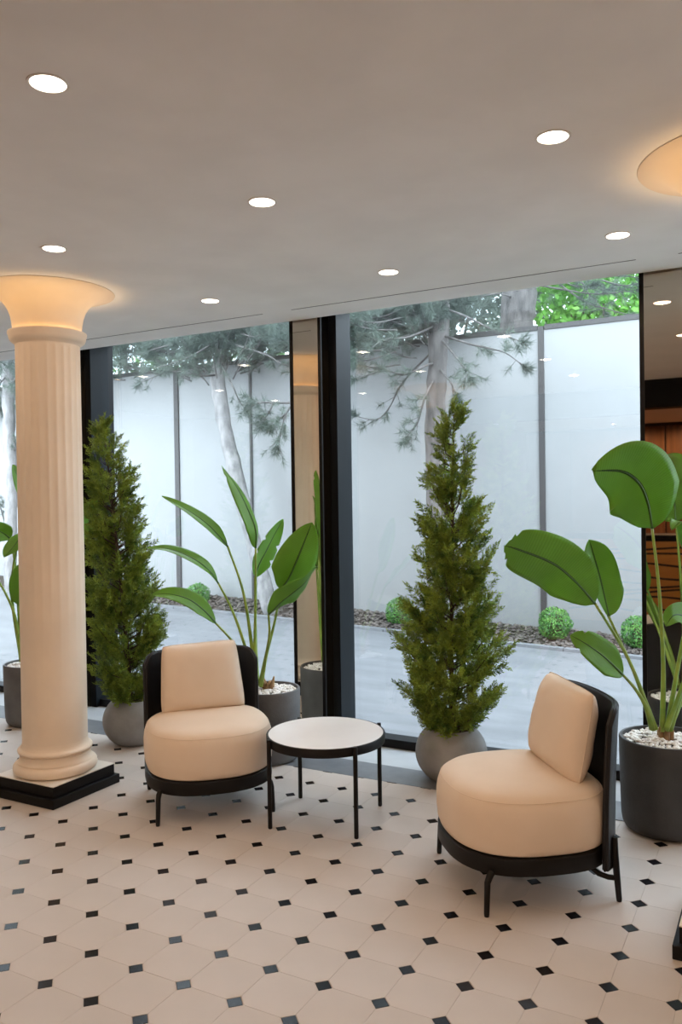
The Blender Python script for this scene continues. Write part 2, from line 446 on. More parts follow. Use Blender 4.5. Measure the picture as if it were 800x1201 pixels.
# ------------------------------------------------------------------ recessed downlights
def downlight(x, y, z, label, group='round recessed ceiling downlights', watts=None):
    d = thing('downlight', label, 'ceiling light', (x, y, z), group=group)
    MB().lathe([(0.056, 0.0), (0.056, -0.003), (0.052, -0.004), (0.048, -0.0025), (0.048, 0.0)], 40, cap0=False, cap1=False).build('trim_ring', M['trim_white'], d, smooth='edges')
    MB().lathe([(0.048, -0.0005), (0.030, -0.0015), (0.008, -0.002)], 40, cap0=False).build('lens', M['lamp'], d)
    sp = bpy.data.lights.new('downlight_beam', 'SPOT')
    sp.energy = watts or LAMP_WATTS; sp.color = LAMP_COLOR; sp.spot_size = math.radians(172); sp.spot_blend = 0.35; sp.shadow_soft_size = 0.004
    so = bpy.data.objects.new('downlight_beam', sp); COL.objects.link(so); so.parent = d; so.location = (0, 0, -0.0035)
LX = (-2.862, -1.752, -0.648); LY = (1.60, 2.63, 3.755)
names = {
    (1, 0): 'round recessed downlight at the top left corner of the picture',
    (0, 1): 'recessed downlight above the left column capital',
    (1, 1): 'recessed downlight near the middle of the ceiling, third row from the window',
    (2, 1): 'recessed downlight left of and above the right column capital',
    (0, 2): 'smallest recessed downlight, close to the left air slot by the window',
    (1, 2): 'recessed downlight in front of the window pillar, above the dark frame',
    (2, 2): 'recessed downlight just below the right column capital near the window',
}
for j, y in enumerate(LY):
    for i, x in enumerate(LX):
        downlight(x, y, CEIL, names.get((i, j), 'recessed downlight beyond the %s of the picture nearer the camera' % ('left edge' if i == 0 else 'right edge')))
for x in (-5.07, -3.97, 0.456):
    for y in LY:
        if abs(x + 3.97) < .01 and y == LY[2]:
            downlight(x, y, CEIL, 'recessed downlight hidden behind the left column capital')
        else:
            downlight(x, y, CEIL, 'recessed downlight outside the picture, %s, %s' % ({-5.07: 'second column past the left edge', -3.97: 'first column past the left edge', 0.456: 'first column past the right edge'}[x], {1.60: 'row farthest from the window', 2.63: 'middle row', 3.755: 'row nearest the window'}[y]), 'downlights beyond the picture')
for x in (-2.4, -1.2, 0.2):
    side = {-2.4: 'left', -1.2: 'middle', 0.2: 'right'}[x]
    downlight(x, -2.0, CEIL, 'recessed downlight behind the camera over the reception counter, the %s one' % side, 'downlights of the back room', 96)
    downlight(x, -3.9, CEIL, 'recessed downlight behind the camera by the wooden wall, the %s one' % side, 'downlights of the back room', 96)

# ------------------------------------------------------------------ reception counter seen in the mirror
rc = thing('reception_counter', 'amber reception counter with dark wavy bands, reflected in the right mirror', 'counter', (-1.35, -1.1, 0))
MB().box(-1.1, 1.1, -0.45, 0.0, 0.0, 1.02).build('counter_front', M['amber'], rc)
MB().box(-1.15, 1.15, -0.5, 0.03, 1.02, 1.09).build('counter_top', M['black_paint'], rc, bevel=0.004)
for k in range(9):
    pts = []
    for i in range(25):
        x = -1.1 + 2.2 * i / 24
        pts.append((x, 0.004, 0.93 - k * 0.1 + 0.05 * math.sin(x * (1.6 + 0.25 * k) + k * 1.3)))
    MB().tube(pts, 0.011, 6).build('dark_band', M['dark_wood'], rc)

# ------------------------------------------------------------------ lounge chairs
def plan(off, n=72):
    out = []
    for i in range(n):
        a = 2 * PI * i / n
        c, s = math.cos(a), math.sin(a)
        ex = 2.5 if s < 0 else 2.9
        hx, hy = 0.318 + off, (0.335 if s < 0 else 0.285) + off
        r = (abs(c / hx) ** ex + abs(s / hy) ** ex) ** (-1 / ex)
        out.append((r * c, r * s))
    return out
def loft(prof, n=72):
    return MB().rings([[(x, y, z) for x, y in plan(o, n)] for o, z in prof])

def make_chair(label, loc, rotz):
    t = thing('lounge_chair', label, 'chair', loc, rotz, 'cream lounge chairs')
    loft([(-0.012, 0.139), (-0.002, 0.141), (0.0, 0.145), (0.0, 0.202), (-0.006, 0.206), (-0.03, 0.206)]).build('seat_base', M['metal_black'], t, smooth='edges')
    prof = [(-0.020, 0.206), (-0.008, 0.214), (0.000, 0.238), (0.004, 0.280), (0.004, 0.340), (0.000, 0.372), (-0.008, 0.397), (-0.021, 0.416), (-0.040, 0.429), (-0.065, 0.437), (-0.11, 0.444), (-0.17, 0.449), (-0.24, 0.452)]
    c = loft(prof).build('seat_cushion', M['fabric'], t, smooth='edges')
    # seam line round the top edge of the cushion
    MB().tube([(x, y, 0.4065) for x, y in plan(-0.0125)] + [(*plan(-0.0125)[0], 0.4065)], 0.0014, 6).build('seam', M['fabric'], c, smooth=True)
    # curved shell backrest
    n = 41
    def row(o, z, grow):
        pts = []
        pl = plan(o, 720)
        a0 = math.radians(33); a1 = PI - math.radians(33)
        for k in range(n):
            a = a0 + (a1 - a0) * k / (n - 1)
            pts.append(pl[int(round(a / (2 * PI) * 720)) % 720])
        return pts
    top = 0.742
    cols_o, cols_i = [], []
    hs = [0.0, 0.15, 0.3, 0.45, 0.6, 0.75, 0.88, 0.96, 1.0]
    rows_o, rows_i = [], []
    for h in hs:
        ro, ri = [], []
        po, pi_ = row(0.030, 0, 0), row(0.006, 0, 0)
        for k in range(n):
            e = abs(k / (n - 1) * 2 - 1)
            zt = top - 0.055 * max(0, (e - 0.78) / 0.22) ** 2.2 - 0.012 * e * e
            z = 0.128 + (zt - 0.128) * h
            lean = 0.022 * h * h
            ro.append((po[k][0], po[k][1] + lean, z)); ri.append((pi_[k][0], pi_[k][1] + lean, z))
        rows_o.append(ro); rows_i.append(ri)
    V = [p for r in rows_o for p in r] + [p for r in rows_i for p in r]
    F = []; o2 = len(hs) * n
    for r in range(len(hs) - 1):
        for k in range(n - 1):
            a = r * n + k
            F.append((a, a + 1, a + n + 1, a + n)); F.append((o2 + a, o2 + a + n, o2 + a + n + 1, o2 + a + 1))
    for k in range(n - 1):
        F.append((k, o2 + k, o2 + k + 1, k + 1))
        a = (len(hs) - 1) * n + k
        F.append((a, a + 1, o2 + a + 1, o2 + a))
    for r in range(len(hs) - 1):
        a = r * n; F.append((a, a + n, o2 + a + n, o2 + a))
        a = r * n + n - 1; F.append((a, o2 + a, o2 + a + n, a + n))
    sh = MB().add(V, F).build('backrest_shell', M['leather'], t, smooth='edges', bevel=0.005)
    edge = [((rows_o[r][k][0] + rows_i[r][k][0]) / 2, (rows_o[r][k][1] + rows_i[r][k][1]) / 2, rows_o[r][k][2]) for r, k in
            [(r, 0) for r in range(len(hs))] + [(len(hs) - 1, k) for k in range(n)] + [(r, n - 1) for r in range(len(hs) - 1, -1, -1)]]
    MB().tube(edge, 0.0045, 6).build('piping', M['leather'], sh, smooth=True)
    for s in (-1, 1):
        MB().tube([(s * 0.265, -0.238, 0.155), (s * 0.272, -0.252, 0.142), (s * 0.276, -0.262, 0.122), (s * 0.280, -0.268, 0.01), (s * 0.280, -0.268, 0.0)], [0.012, 0.013, 0.012, 0.0105, 0.009], 12).build('leg', M['metal_black'], t, smooth='edges')
        lg = MB().tube([(s * 0.289, 0.243, 0.25), (s * 0.290, 0.244, 0.18), (s * 0.289, 0.250, 0.11), (s * 0.283, 0.262, 0.01), (s * 0.282, 0.263, 0.0)], [0.011, 0.0125, 0.0125, 0.0110, 0.0095], 12).build('leg', M['metal_black'], t, smooth='edges')
        MB().tube([(s * 0.286, 0.250, 0.092), (s * 0.268, 0.226, 0.090), (s * 0.248, 0.196, 0.098), (s * 0.236, 0.170, 0.122), (s * 0.232, 0.160, 0.145)], 0.0105, 10).build('curved_brace', M['metal_black'], lg, smooth=True)
    return t

def make_cushion(label, loc, rotz, lean, roll):
    me = MB()
    n = 26
    def outline(a, b):
        k = 1 - 0.045 * (a * b) ** 4 - 0.010 * (1 - b * b) * a ** 4
        kz = 1 - 0.045 * (a * b) ** 4 - 0.020 * (1 - a * a) * b ** 4
        return a * (0.213 - 0.013 * b) * k, b * 0.182 * kz
    def surf(sgn):
        vs = []
        for i in range(n + 1):
            for j in range(n + 1):
                a, b = -1 + 2 * i / n, -1 + 2 * j / n
                # sides pinched in between the corners
                x, z = outline(a, b)
                th = 0.080 * max(0, (1 - abs(a) ** 3.0)) ** 0.48 * max(0, (1 - abs(b) ** 3.0)) ** 0.48
                wr = 0.0035 * mnoise.noise(Vector((a * 3.1, b * 3.1, sgn * 2.0 + rotz))) * (0.3 + abs(a) ** 2 + abs(b) ** 2) * min(1, th / 0.02)
                vs.append((x, sgn * (th + wr), z + 0.178))
        return vs
    f = []
    for i in range(n):
        for j in range(n):
            a = i * (n + 1) + j
            f.append((a, a + n + 1, a + n + 2, a + 1))
    me.add(surf(-1), f)
    me.add(surf(1), [tuple(reversed(q)) for q in f])
    o = me.build('back_cushion', M['fabric'], smooth=True)
    bm = bmesh.new(); bm.from_mesh(o.data); bmesh.ops.remove_doubles(bm, verts=bm.verts, dist=0.0004); bm.to_mesh(o.data); bm.free()
    o.data.polygons.foreach_set('use_smooth', [True] * len(o.data.polygons))
    o.matrix_world = Matrix.Translation(loc) @ Matrix.Rotation(rotz, 4, 'Z') @ Matrix.Rotation(lean, 4, 'X') @ Matrix.Rotation(roll, 4, 'Y')
    tag(o, label, 'cushion', 'loose cream back cushions')
    # piping round the edge
    pts = []
    def ed(a, b):
        q = outline(a, b)
        return (q[0], 0.0, q[1] + 0.178)
    s = [-1 + k / 8 for k in range(16)]
    pts = [ed(a, -1) for a in s] + [ed(1, a) for a in s] + [ed(-a, 1) for a in s] + [ed(-1, -a) for a in s]
    pts.append(pts[0])
    MB().tube(pts, 0.0018, 6).build('piping', M['fabric'], o, smooth=True)
    return o

# local -Y is the front of a chair
ROT_L = math.atan2(0.713, 0.70)
ROT_R = math.atan2(-0.77, 0.64)
CH_L = Vector((-2.645, 3.390, 0)); CH_R = Vector((-0.959, 3.275, 0))
make_chair('cream lounge chair with black shell back left of the round table', CH_L, ROT_L)
make_chair('cream lounge chair with black shell back at right, seen from its side', CH_R, ROT_R)
def chair_pt(c, rot, p):
    return c + Matrix.Rotation(rot, 3, 'Z') @ Vector(p)
make_cushion('square cream cushion leaning on the left chair back', chair_pt(CH_L, ROT_L, (0.0, 0.135, 0.432)), ROT_L, math.radians(-12), math.radians(-2))
make_cushion('square cream cushion leaning on the right chair back', chair_pt(CH_R, ROT_R, (0.0, 0.135, 0.432)), ROT_R, math.radians(-12), math.radians(2))

# ------------------------------------------------------------------ round side table
tb = thing('side_table', 'round white-topped side table with thin black legs between the two chairs', 'table', (-1.984, 3.460, 0))
MB().lathe([(0.279, 0.372), (0.287, 0.374), (0.288, 0.378), (0.288, 0.412), (0.2865, 0.4145), (0.279, 0.4145), (0.279, 0.405)], 80).build('rim_band', M['metal_black'], tb, smooth='edges')
MB().lathe([(0.2785, 0.400), (0.2785, 0.4145), (0.2775, 0.4155), (0.02, 0.4155)], 80).build('table_top', M['tabletop'], tb, smooth='edges')
for (x, y) in ((-2.155, 3.213), (-1.724, 3.287), (-1.812, 3.709), (-2.245, 3.629)):
    a = math.atan2(y - 3.46, x + 1.984)
    MB().tube([(0.2965 * math.cos(a), 0.2965 * math.sin(a), z) for z in (0.0, 0.004, 0.412, 0.4185)], [0.0085, 0.0105, 0.0105, 0.009], 14).build('leg', M['metal_black'], tb, smooth='edges')

# ------------------------------------------------------------------ leaf and bough tables (metres)
LEAVES_RIGHT = [
    ([(-0.046, -0.026, 1.387), (-0.058, -0.065, 1.505), (-0.087, -0.113, 1.595), (-0.147, -0.191, 1.648), (-0.252, -0.316, 1.652)], 0.185, (0.66, 0.38, 0.65), 0.05, [(-0.046, -0.026, 1.387), (-0.023, 0.005, 1.11), (-0.008, 0.008, 0.755), (-0.011, -0.021, 0.453)]),
    ([(-0.262, -0.24, 1.056), (-0.327, -0.319, 1.157), (-0.404, -0.416, 1.246), (-0.515, -0.555, 1.313), (-0.563, -0.604, 1.333)], 0.125, (0.49, -0.06, 0.87), 0.10, [(-0.262, -0.24, 1.056), (-0.153, -0.138, 0.828), (-0.092, -0.085, 0.648), (-0.045, -0.04, 0.462)]),
    ([(-0.234, -0.077, 0.979), (-0.257, -0.054, 1.067), (-0.281, -0.043, 1.165), (-0.305, -0.055, 1.266), (-0.32, -0.073, 1.336)], 0.105, (0.61, 0.74, -0.29), 0.50, [(-0.234, -0.077, 0.979), (-0.148, -0.057, 0.775), (-0.085, -0.036, 0.598), (-0.038, -0.036, 0.462)]),
    ([(-0.146, -0.227, 0.741), (-0.187, -0.282, 0.801), (-0.226, -0.337, 0.852), (-0.278, -0.387, 0.901), (-0.333, -0.417, 0.936)], 0.075, (0.17, 0.57, 0.8), 0.15, [(-0.146, -0.227, 0.741), (-0.106, -0.161, 0.67), (-0.072, -0.098, 0.582), (-0.049, -0.064, 0.471)]),
    ([(0.11, 0.113, 1.223), (0.113, 0.082, 1.305), (0.111, 0.037, 1.377), (0.082, -0.024, 1.418), (0.046, -0.09, 1.382)], 0.070, (0.99, -0.04, 0.16), 0.50, [(0.11, 0.113, 1.223), (0.088, 0.087, 0.987), (0.04, 0.033, 0.675), (0.007, -0.012, 0.457)]),
    ([(0.195, 0.213, 0.976), (0.237, 0.26, 1.094), (0.281, 0.286, 1.255), (0.305, 0.256, 1.418), (0.302, 0.188, 1.538)], 0.130, (1.0, 0.04, 0.08), 0.30, [(0.195, 0.213, 0.976), (0.134, 0.131, 0.784), (0.066, 0.057, 0.593), (0.014, -0.008, 0.457)]),
    ([(0.149, -0.109, 0.932), (0.121, -0.169, 0.991), (0.1, -0.226, 1.02), (0.072, -0.286, 1.026), (0.046, -0.324, 0.986)], 0.060, (-0.09, 0.54, 0.84), 0.40, [(0.149, -0.109, 0.932), (0.109, -0.065, 0.778), (0.057, -0.027, 0.611), (0.006, -0.035, 0.463)]),
    ([(0.26, -0.09, 1.242), (0.345, -0.109, 1.428), (0.444, -0.144, 1.571), (0.553, -0.174, 1.656), (0.657, -0.209, 1.641)], 0.140, (0.69, 0.58, 0.42), 0.20, [(0.26, -0.09, 1.242), (0.186, -0.042, 1.008), (0.095, -0.005, 0.727), (0.02, -0.004, 0.457)]),
]
LEAVES_MIDDLE = [
    ([(-0.171, -0.151, 1.276), (-0.189, -0.216, 1.344), (-0.23, -0.283, 1.421), (-0.29, -0.383, 1.502), (-0.383, -0.478, 1.577)], 0.052, (-0.22, 0.86, 0.46), 0.30, [(-0.171, -0.151, 1.276), (-0.109, -0.098, 1.026), (-0.088, -0.057, 0.767), (-0.059, -0.046, 0.446)]),
    ([(-0.054, -0.03, 1.26), (-0.042, -0.045, 1.368), (-0.065, -0.079, 1.48), (-0.115, -0.126, 1.622), (-0.181, -0.183, 1.753)], 0.072, (0.0, 1.0, -0.06), 0.35, [(-0.054, -0.03, 1.26), (-0.056, -0.036, 0.97), (-0.062, -0.044, 0.665), (-0.055, -0.043, 0.446)]),
    ([(-0.082, -0.003, 1.084), (-0.07, 0.027, 1.159), (-0.046, 0.076, 1.244), (-0.021, 0.125, 1.335), (0.015, 0.169, 1.428)], 0.068, (0.38, 0.89, -0.25), 0.25, [(-0.082, -0.003, 1.084), (-0.076, -0.014, 0.864), (-0.069, -0.025, 0.661), (-0.056, -0.032, 0.444)]),
    ([(0.129, -0.049, 1.02), (0.178, -0.032, 1.09), (0.219, -0.02, 1.179), (0.259, 0.004, 1.288), (0.298, 0.038, 1.411)], 0.125, (0.71, 0.6, 0.36), 0.15, [(0.129, -0.049, 1.02), (0.075, -0.035, 0.825), (0.012, -0.038, 0.619), (-0.037, -0.034, 0.441)]),
    ([(0.122, -0.168, 0.89), (0.197, -0.149, 0.964), (0.268, -0.132, 1.019), (0.333, -0.107, 1.077), (0.394, -0.084, 1.169)], 0.085, (0.59, -0.27, 0.76), 0.30, [(0.122, -0.168, 0.89), (0.092, -0.118, 0.763), (0.03, -0.074, 0.601), (-0.021, -0.048, 0.44)]),
    ([(-0.191, -0.222, 1.065), (-0.218, -0.281, 1.149), (-0.273, -0.366, 1.223), (-0.351, -0.465, 1.276), (-0.441, -0.548, 1.284)], 0.050, (-0.34, 0.83, 0.43), 0.25, [(-0.191, -0.222, 1.065), (-0.146, -0.154, 0.904), (-0.098, -0.097, 0.686), (-0.064, -0.048, 0.446)]),
    ([(-0.181, -0.265, 0.837), (-0.221, -0.331, 0.922), (-0.268, -0.401, 0.987), (-0.331, -0.481, 1.022), (-0.406, -0.544, 1.025)], 0.062, (-0.15, 0.79, 0.6), 0.25, [(-0.181, -0.265, 0.837), (-0.126, -0.169, 0.711), (-0.08, -0.101, 0.572), (-0.064, -0.048, 0.441)]),
]
LEAVES_FAR = [
    ([(-0.033, -0.04, 1.337), (-0.032, -0.086, 1.28), (-0.041, -0.137, 1.223), (-0.044, -0.185, 1.179)], 0.060, (0.56, 0.68, 0.47), 0.30, [(-0.033, -0.04, 1.337), (-0.093, -0.051, 1.193), (-0.116, -0.069, 0.892), (-0.06, -0.045, 0.44)]),
    ([(0.091, -0.128, 0.837), (0.089, -0.139, 0.909), (0.085, -0.162, 1.005), (0.092, -0.179, 1.135)], 0.090, (0.76, 0.64, 0.08), 0.20, [(0.091, -0.128, 0.837), (0.054, -0.093, 0.695), (-0.001, -0.057, 0.537), (-0.05, -0.04, 0.434)]),
    ([(-0.067, 0.025, 1.553), (-0.088, 0.015, 1.645), (-0.114, 0.002, 1.736), (-0.137, -0.021, 1.827)], 0.060, (0.11, 0.99, -0.02), 0.30, [(-0.067, 0.025, 1.553), (-0.048, 0.007, 1.19), (-0.045, -0.021, 0.769), (-0.055, -0.043, 0.434)]),
    ([(-0.165, -0.032, 1.3), (-0.186, -0.066, 1.337), (-0.213, -0.114, 1.363), (-0.256, -0.172, 1.354)], 0.070, (0.12, 0.39, 0.91), 0.30, [(-0.165, -0.032, 1.3), (-0.126, -0.026, 1.1), (-0.091, -0.034, 0.769), (-0.061, -0.046, 0.434)]),
    ([(-0.146, -0.196, 1.071), (-0.184, -0.261, 1.175), (-0.231, -0.331, 1.237), (-0.298, -0.413, 1.241)], 0.100, (0.12, 0.39, 0.91), 0.30, [(-0.146, -0.196, 1.071), (-0.108, -0.132, 0.929), (-0.071, -0.081, 0.746), (-0.061, -0.046, 0.434)]),
    ([(0.16, 0.202, 1.353), (0.214, 0.232, 1.413), (0.273, 0.266, 1.473), (0.369, 0.297, 1.582)], 0.070, (0.23, 0.77, -0.59), 0.25, [(0.16, 0.202, 1.353), (0.093, 0.117, 1.125), (0.007, 0.031, 0.765), (-0.034, -0.031, 0.433)]),
    ([(0.262, 0.143, 1.283), (0.331, 0.158, 1.313), (0.404, 0.175, 1.349), (0.475, 0.204, 1.438)], 0.070, (0.19, 0.42, 0.89), 0.25, [(0.262, 0.143, 1.283), (0.171, 0.09, 1.068), (0.053, 0.021, 0.739), (-0.029, -0.028, 0.433)]),
]
PINE_MIDDLE = [
     [(-3.38, 8.4, 0.1), (-3.37, 8.4, 1.4), (-3.38, 8.4, 2.33), (-3.35, 8.4, 2.98), (-3.31, 8.4, 3.62), (-3.28, 8.4, 4.63)] ,
     [(-3.32, 8.4, 3.33), (-2.94, 8.2, 3.16), (-2.72, 8.1, 3.08), (-2.5, 8.1, 3.0), (-2.32, 8.05, 2.86)] ,
     [(-3.34, 8.4, 3.02), (-3.4, 8.2, 2.97), (-3.56, 8.0, 2.86), (-3.75, 7.9, 2.9), (-4.03, 7.8, 2.83)] ,
     [(-3.32, 8.4, 3.21), (-3.67, 8.6, 3.04), (-3.89, 8.6, 2.83), (-3.97, 8.5, 2.6), (-4.14, 8.5, 2.46), (-4.4, 8.5, 2.51)] ,
     [(-3.36, 8.4, 2.89), (-3.37, 8.1, 2.63), (-3.46, 8.1, 2.36), (-3.57, 8.1, 2.23)] ,
     [(-3.34, 8.4, 2.98), (-3.08, 8.1, 2.74), (-3.04, 8.1, 2.63)] ,
     [(-3.33, 8.4, 3.44), (-3.46, 7.9, 3.23), (-3.66, 7.7, 3.18), (-3.91, 7.6, 3.01)] ,
     [(-3.33, 8.4, 3.53), (-4.07, 8.8, 3.75), (-4.4, 8.8, 3.69), (-4.69, 8.8, 3.62)] ,
     [(-3.31, 8.4, 3.62), (-2.89, 8.0, 3.4), (-2.59, 7.9, 3.22), (-2.31, 7.9, 3.07)] ,
     [(-3.32, 8.4, 3.3), (-2.94, 8.0, 2.93), (-2.83, 7.9, 2.78)] ,
     [(-3.31, 8.4, 3.71), (-3.5, 8.0, 3.65), (-3.9, 8.0, 3.57)] ,
]
PINE_LEFT = [
     [(-5.61, 8.5, 0.13), (-5.71, 8.5, 0.47), (-5.89, 8.5, 1.1), (-6.08, 8.5, 1.74), (-6.23, 8.5, 2.28), (-6.35, 8.5, 2.83), (-6.36, 8.5, 3.27), (-6.25, 8.5, 3.79), (-6.13, 8.5, 4.63)] ,
     [(-6.34, 8.5, 3.16), (-6.42, 8.2, 3.12), (-6.7, 8.0, 3.17), (-7.11, 7.9, 3.06)] ,
     [(-6.28, 8.5, 3.58), (-5.33, 8.0, 3.25), (-5.06, 7.9, 3.11), (-4.92, 7.9, 3.05)] ,
     [(-6.34, 8.5, 3.32), (-5.8, 8.0, 2.94), (-5.7, 8.0, 2.74), (-5.61, 8.0, 2.63)] ,
     [(-6.28, 8.5, 3.64), (-6.53, 8.1, 3.54), (-7.0, 8.0, 3.47), (-7.57, 8.0, 3.36)] ,
     [(-6.28, 8.5, 3.64), (-6.25, 7.9, 3.33), (-6.41, 7.7, 3.21), (-6.74, 7.7, 3.17)] ,
     [(-4.45, 7.3, 2.56), (-4.66, 7.3, 2.57), (-4.88, 7.3, 2.59), (-4.98, 7.3, 2.58)] ,
     [(-4.5, 7.3, 2.56), (-4.6, 7.3, 2.46), (-4.67, 7.3, 2.28), (-4.7, 7.3, 2.13)] ,
     [(-4.77, 7.3, 2.57), (-4.81, 7.3, 2.49), (-4.88, 7.3, 2.41)] ,
     [(-4.6, 7.3, 2.46), (-4.69, 7.3, 2.4), (-4.75, 7.3, 2.35)] ,
]
PINE_FAR = [
     [(-9.91, 8.3, -0.55), (-10.03, 8.3, 0.2), (-10.05, 8.3, 0.95), (-10.0, 8.3, 1.95), (-10.03, 8.3, 2.95), (-10.04, 8.3, 3.7), (-10.05, 8.3, 4.82)] ,
     [(-10.03, 8.3, 0.95), (-10.22, 8.3, 1.45), (-10.52, 8.4, 1.84)] ,
     [(-10.03, 8.3, 2.2), (-9.83, 8.3, 2.44), (-9.61, 8.3, 2.68)] ,
     [(-10.03, 8.3, 3.32), (-9.39, 8.0, 3.35), (-9.05, 8.0, 3.44)] ,
     [(-10.03, 8.3, 3.45), (-9.92, 8.0, 3.22), (-10.11, 8.0, 3.05)] ,
     [(-10.03, 8.3, 3.57), (-9.82, 8.0, 3.57), (-9.33, 7.8, 3.21)] ,
]
PINE_BEHIND = [
     [(-3.14, 10.4, 1.81), (-3.11, 10.4, 3.01), (-3.05, 10.4, 3.77), (-3.0, 10.4, 4.25), (-2.95, 10.4, 5.16), (-2.92, 10.4, 5.7)] ,
     [(-2.98, 10.4, 4.3), (-2.27, 9.6, 3.93), (-1.85, 9.4, 3.78), (-1.42, 9.2, 3.72)] ,
     [(-2.98, 10.4, 4.63), (-2.06, 9.5, 3.78), (-1.76, 9.4, 3.61), (-1.51, 9.2, 3.48)] ,
     [(-2.98, 10.4, 4.63), (-1.85, 9.4, 4.01), (-1.46, 9.2, 3.87), (-1.29, 9.2, 3.8)] ,
     [(-3.03, 10.4, 4.09), (-3.15, 9.8, 4.04), (-3.41, 9.6, 3.92)] ,
]

# ------------------------------------------------------------------ potted plants
def ico_mesh(sub=1):
    bm = bmesh.new(); bmesh.ops.create_icosphere(bm, subdivisions=sub, radius=1.0)
    bm.verts.ensure_lookup_table()
    V = np.array([v.co[:] for v in bm.verts]); F = np.array([[v.index for v in f.verts] for f in bm.faces]); bm.free()
    return V, F
ICO_V, ICO_F = ico_mesh(1)

def scatter_stones(centers, sizes, flat=0.6, jitter=0.18, seed=1):
    r = np.random.default_rng(seed)
    Vs, Fs = [], []
    for k, (c, s) in enumerate(zip(centers, sizes)):
        v = ICO_V * (1 + r.uniform(-jitter, jitter, (len(ICO_V), 1))) * np.array([1.0, r.uniform(0.6, 1.0), flat * r.uniform(0.7, 1.1)]) * s
        a, b = r.uniform(0, 6.28), r.uniform(-0.5, 0.5)
        Rz = np.array([[math.cos(a), -math.sin(a), 0], [math.sin(a), math.cos(a), 0], [0, 0, 1]])
        Rx = np.array([[1, 0, 0], [0, math.cos(b), -math.sin(b)], [0, math.sin(b), math.cos(b)]])
        Vs.append(v @ (Rz @ Rx).T + c); Fs.append(ICO_F + k * len(ICO_V))
    return np.concatenate(Vs), np.concatenate(Fs)

def make_leaf(parent, rib, hw, side, fold, pet, tears=()):
    N, K = 26, 10
    pts = spline(rib, N)
    S = Vector(side)
    V, F, UV = [], [], []
    for i, p in enumerate(pts):
        t = i / N
        tg = (pts[min(i + 1, N)] - pts[max(i - 1, 0)]).normalized()
        s = (S - tg * S.dot(tg)).normalized(); nrm = tg.cross(s).normalized()
        if i == 0: flip = -1.0 if nrm.z < 0 else 1.0
        nrm = nrm * flip
        w = hw * (min(1, (t / 0.30)) ** 0.55 if t < 0.30 else 1.0) * max(0.0, 1 - max(0, (t - 0.42) / 0.58) ** 2.3) ** 0.75
        w = max(w, 0.002)
        for q in tears:
            if abs(t - q) < 0.5 / N: w *= 0.72
        for k in range(K + 1):
            a = -1 + 2 * k / K
            wav = 0.05 * hw * math.sin(9 * t + 2.2 * a + hw * 50) * abs(a) ** 1.5
            V.append(p + s * (a * w * math.cos(fold * abs(a))) + nrm * (abs(a) * w * math.sin(fold) * (0.6 + 0.4 * (1 - t)) + wav))
            UV.append((k / K, t))
    for i in range(N):
        for k in range(K):
            a = i * (K + 1) + k
            F.append((a, a + 1, a + K + 2, a + K + 1))
    mb = MB().add(V, F)
    o = mb.build('leaf', M['leaf'], parent, smooth=True)
    uvl = o.data.uv_layers.new(name='UVMap')
    for lp in o.data.loops: uvl.data[lp.index].uv = UV[lp.vertex_index]
    sm = o.modifiers.new('thickness', 'SOLIDIFY'); sm.thickness = 0.0016
    pp = spline(pet, 18)
    L = len(pp)
    MB().tube(pp, [0.0062 + 0.0075 * (i / (L - 1)) ** 1.6 for i in range(L)], 10).build('leaf_stalk', M['stem'], o, smooth=True)
    rr = [p for p in pts[:int(N * 0.9)]]
    MB().tube(rr, [0.0062 * (1 - 0.85 * i / len(rr)) for i in range(len(rr))], 6).build('midrib', M['rib'], o, smooth=True)
    return o

def banana_plant(label, base, leaves, mat, r, hgt, seed, tears=None):
    p = thing('potted_plant', label, 'potted plant', (base[0], base[1], 0), group='broad-leaved plants in round planters')
    prof = [(r * 0.72, 0.0), (r * 0.82, 0.004), (r * 0.89, 0.014), (r * 0.935, 0.032), (r * 0.958, 0.06), (r * 0.968, 0.10), (r * 0.98, 0.2), (r * 0.993, 0.32), (r, hgt - 0.006), (r - 0.003, hgt), (r - 0.014, hgt), (r - 0.018, hgt - 0.02), (r - 0.018, hgt - 0.045)]
    MB().lathe(prof, 64, cap1=False).build('planter', mat, p, smooth='edges')
    MB().lathe([(r - 0.019, hgt - 0.06), (r - 0.019, hgt - 0.028), (0.02, hgt - 0.022)], 40).build('soil', M['soil'], p)
    g = np.random.default_rng(seed)
    n = 420
    rad = np.sqrt(g.uniform(0, 1, n)) * (r - 0.026); an = g.uniform(0, 6.283, n)
    cen = np.stack([rad * np.cos(an), rad * np.sin(an), hgt - 0.020 + 0.016 * (1 - rad / r) + g.uniform(-0.004, 0.006, n)], 1)
    V, F = scatter_stones(cen, g.uniform(0.009, 0.016, n), seed=seed)
    pb = np_mesh('pebbles', V, F, M['pebble'], p, smooth=True, kind='stuff')
    for k, (rib, hw, side, fold, pet) in enumerate(leaves):
        make_leaf(p, rib, hw, side, fold, pet, (tears or {}).get(k, ()))
    for k in range(6):
        a = k * 1.05 + seed
        b = Vector((0.022 * math.cos(a), 0.022 * math.sin(a), hgt - 0.03))
        # short split sheath hugging the stalk bases
        s = MB().tube([b, b + Vector((0.004 * math.cos(a), 0.004 * math.sin(a), 0.05)), b + Vector((0.014 * math.cos(a), 0.014 * math.sin(a), 0.065 + 0.015 * (k % 3)))], [0.016, 0.012, 0.004], 8)
        s.build('sheath', M['sheath'], p, smooth=True)
    return p

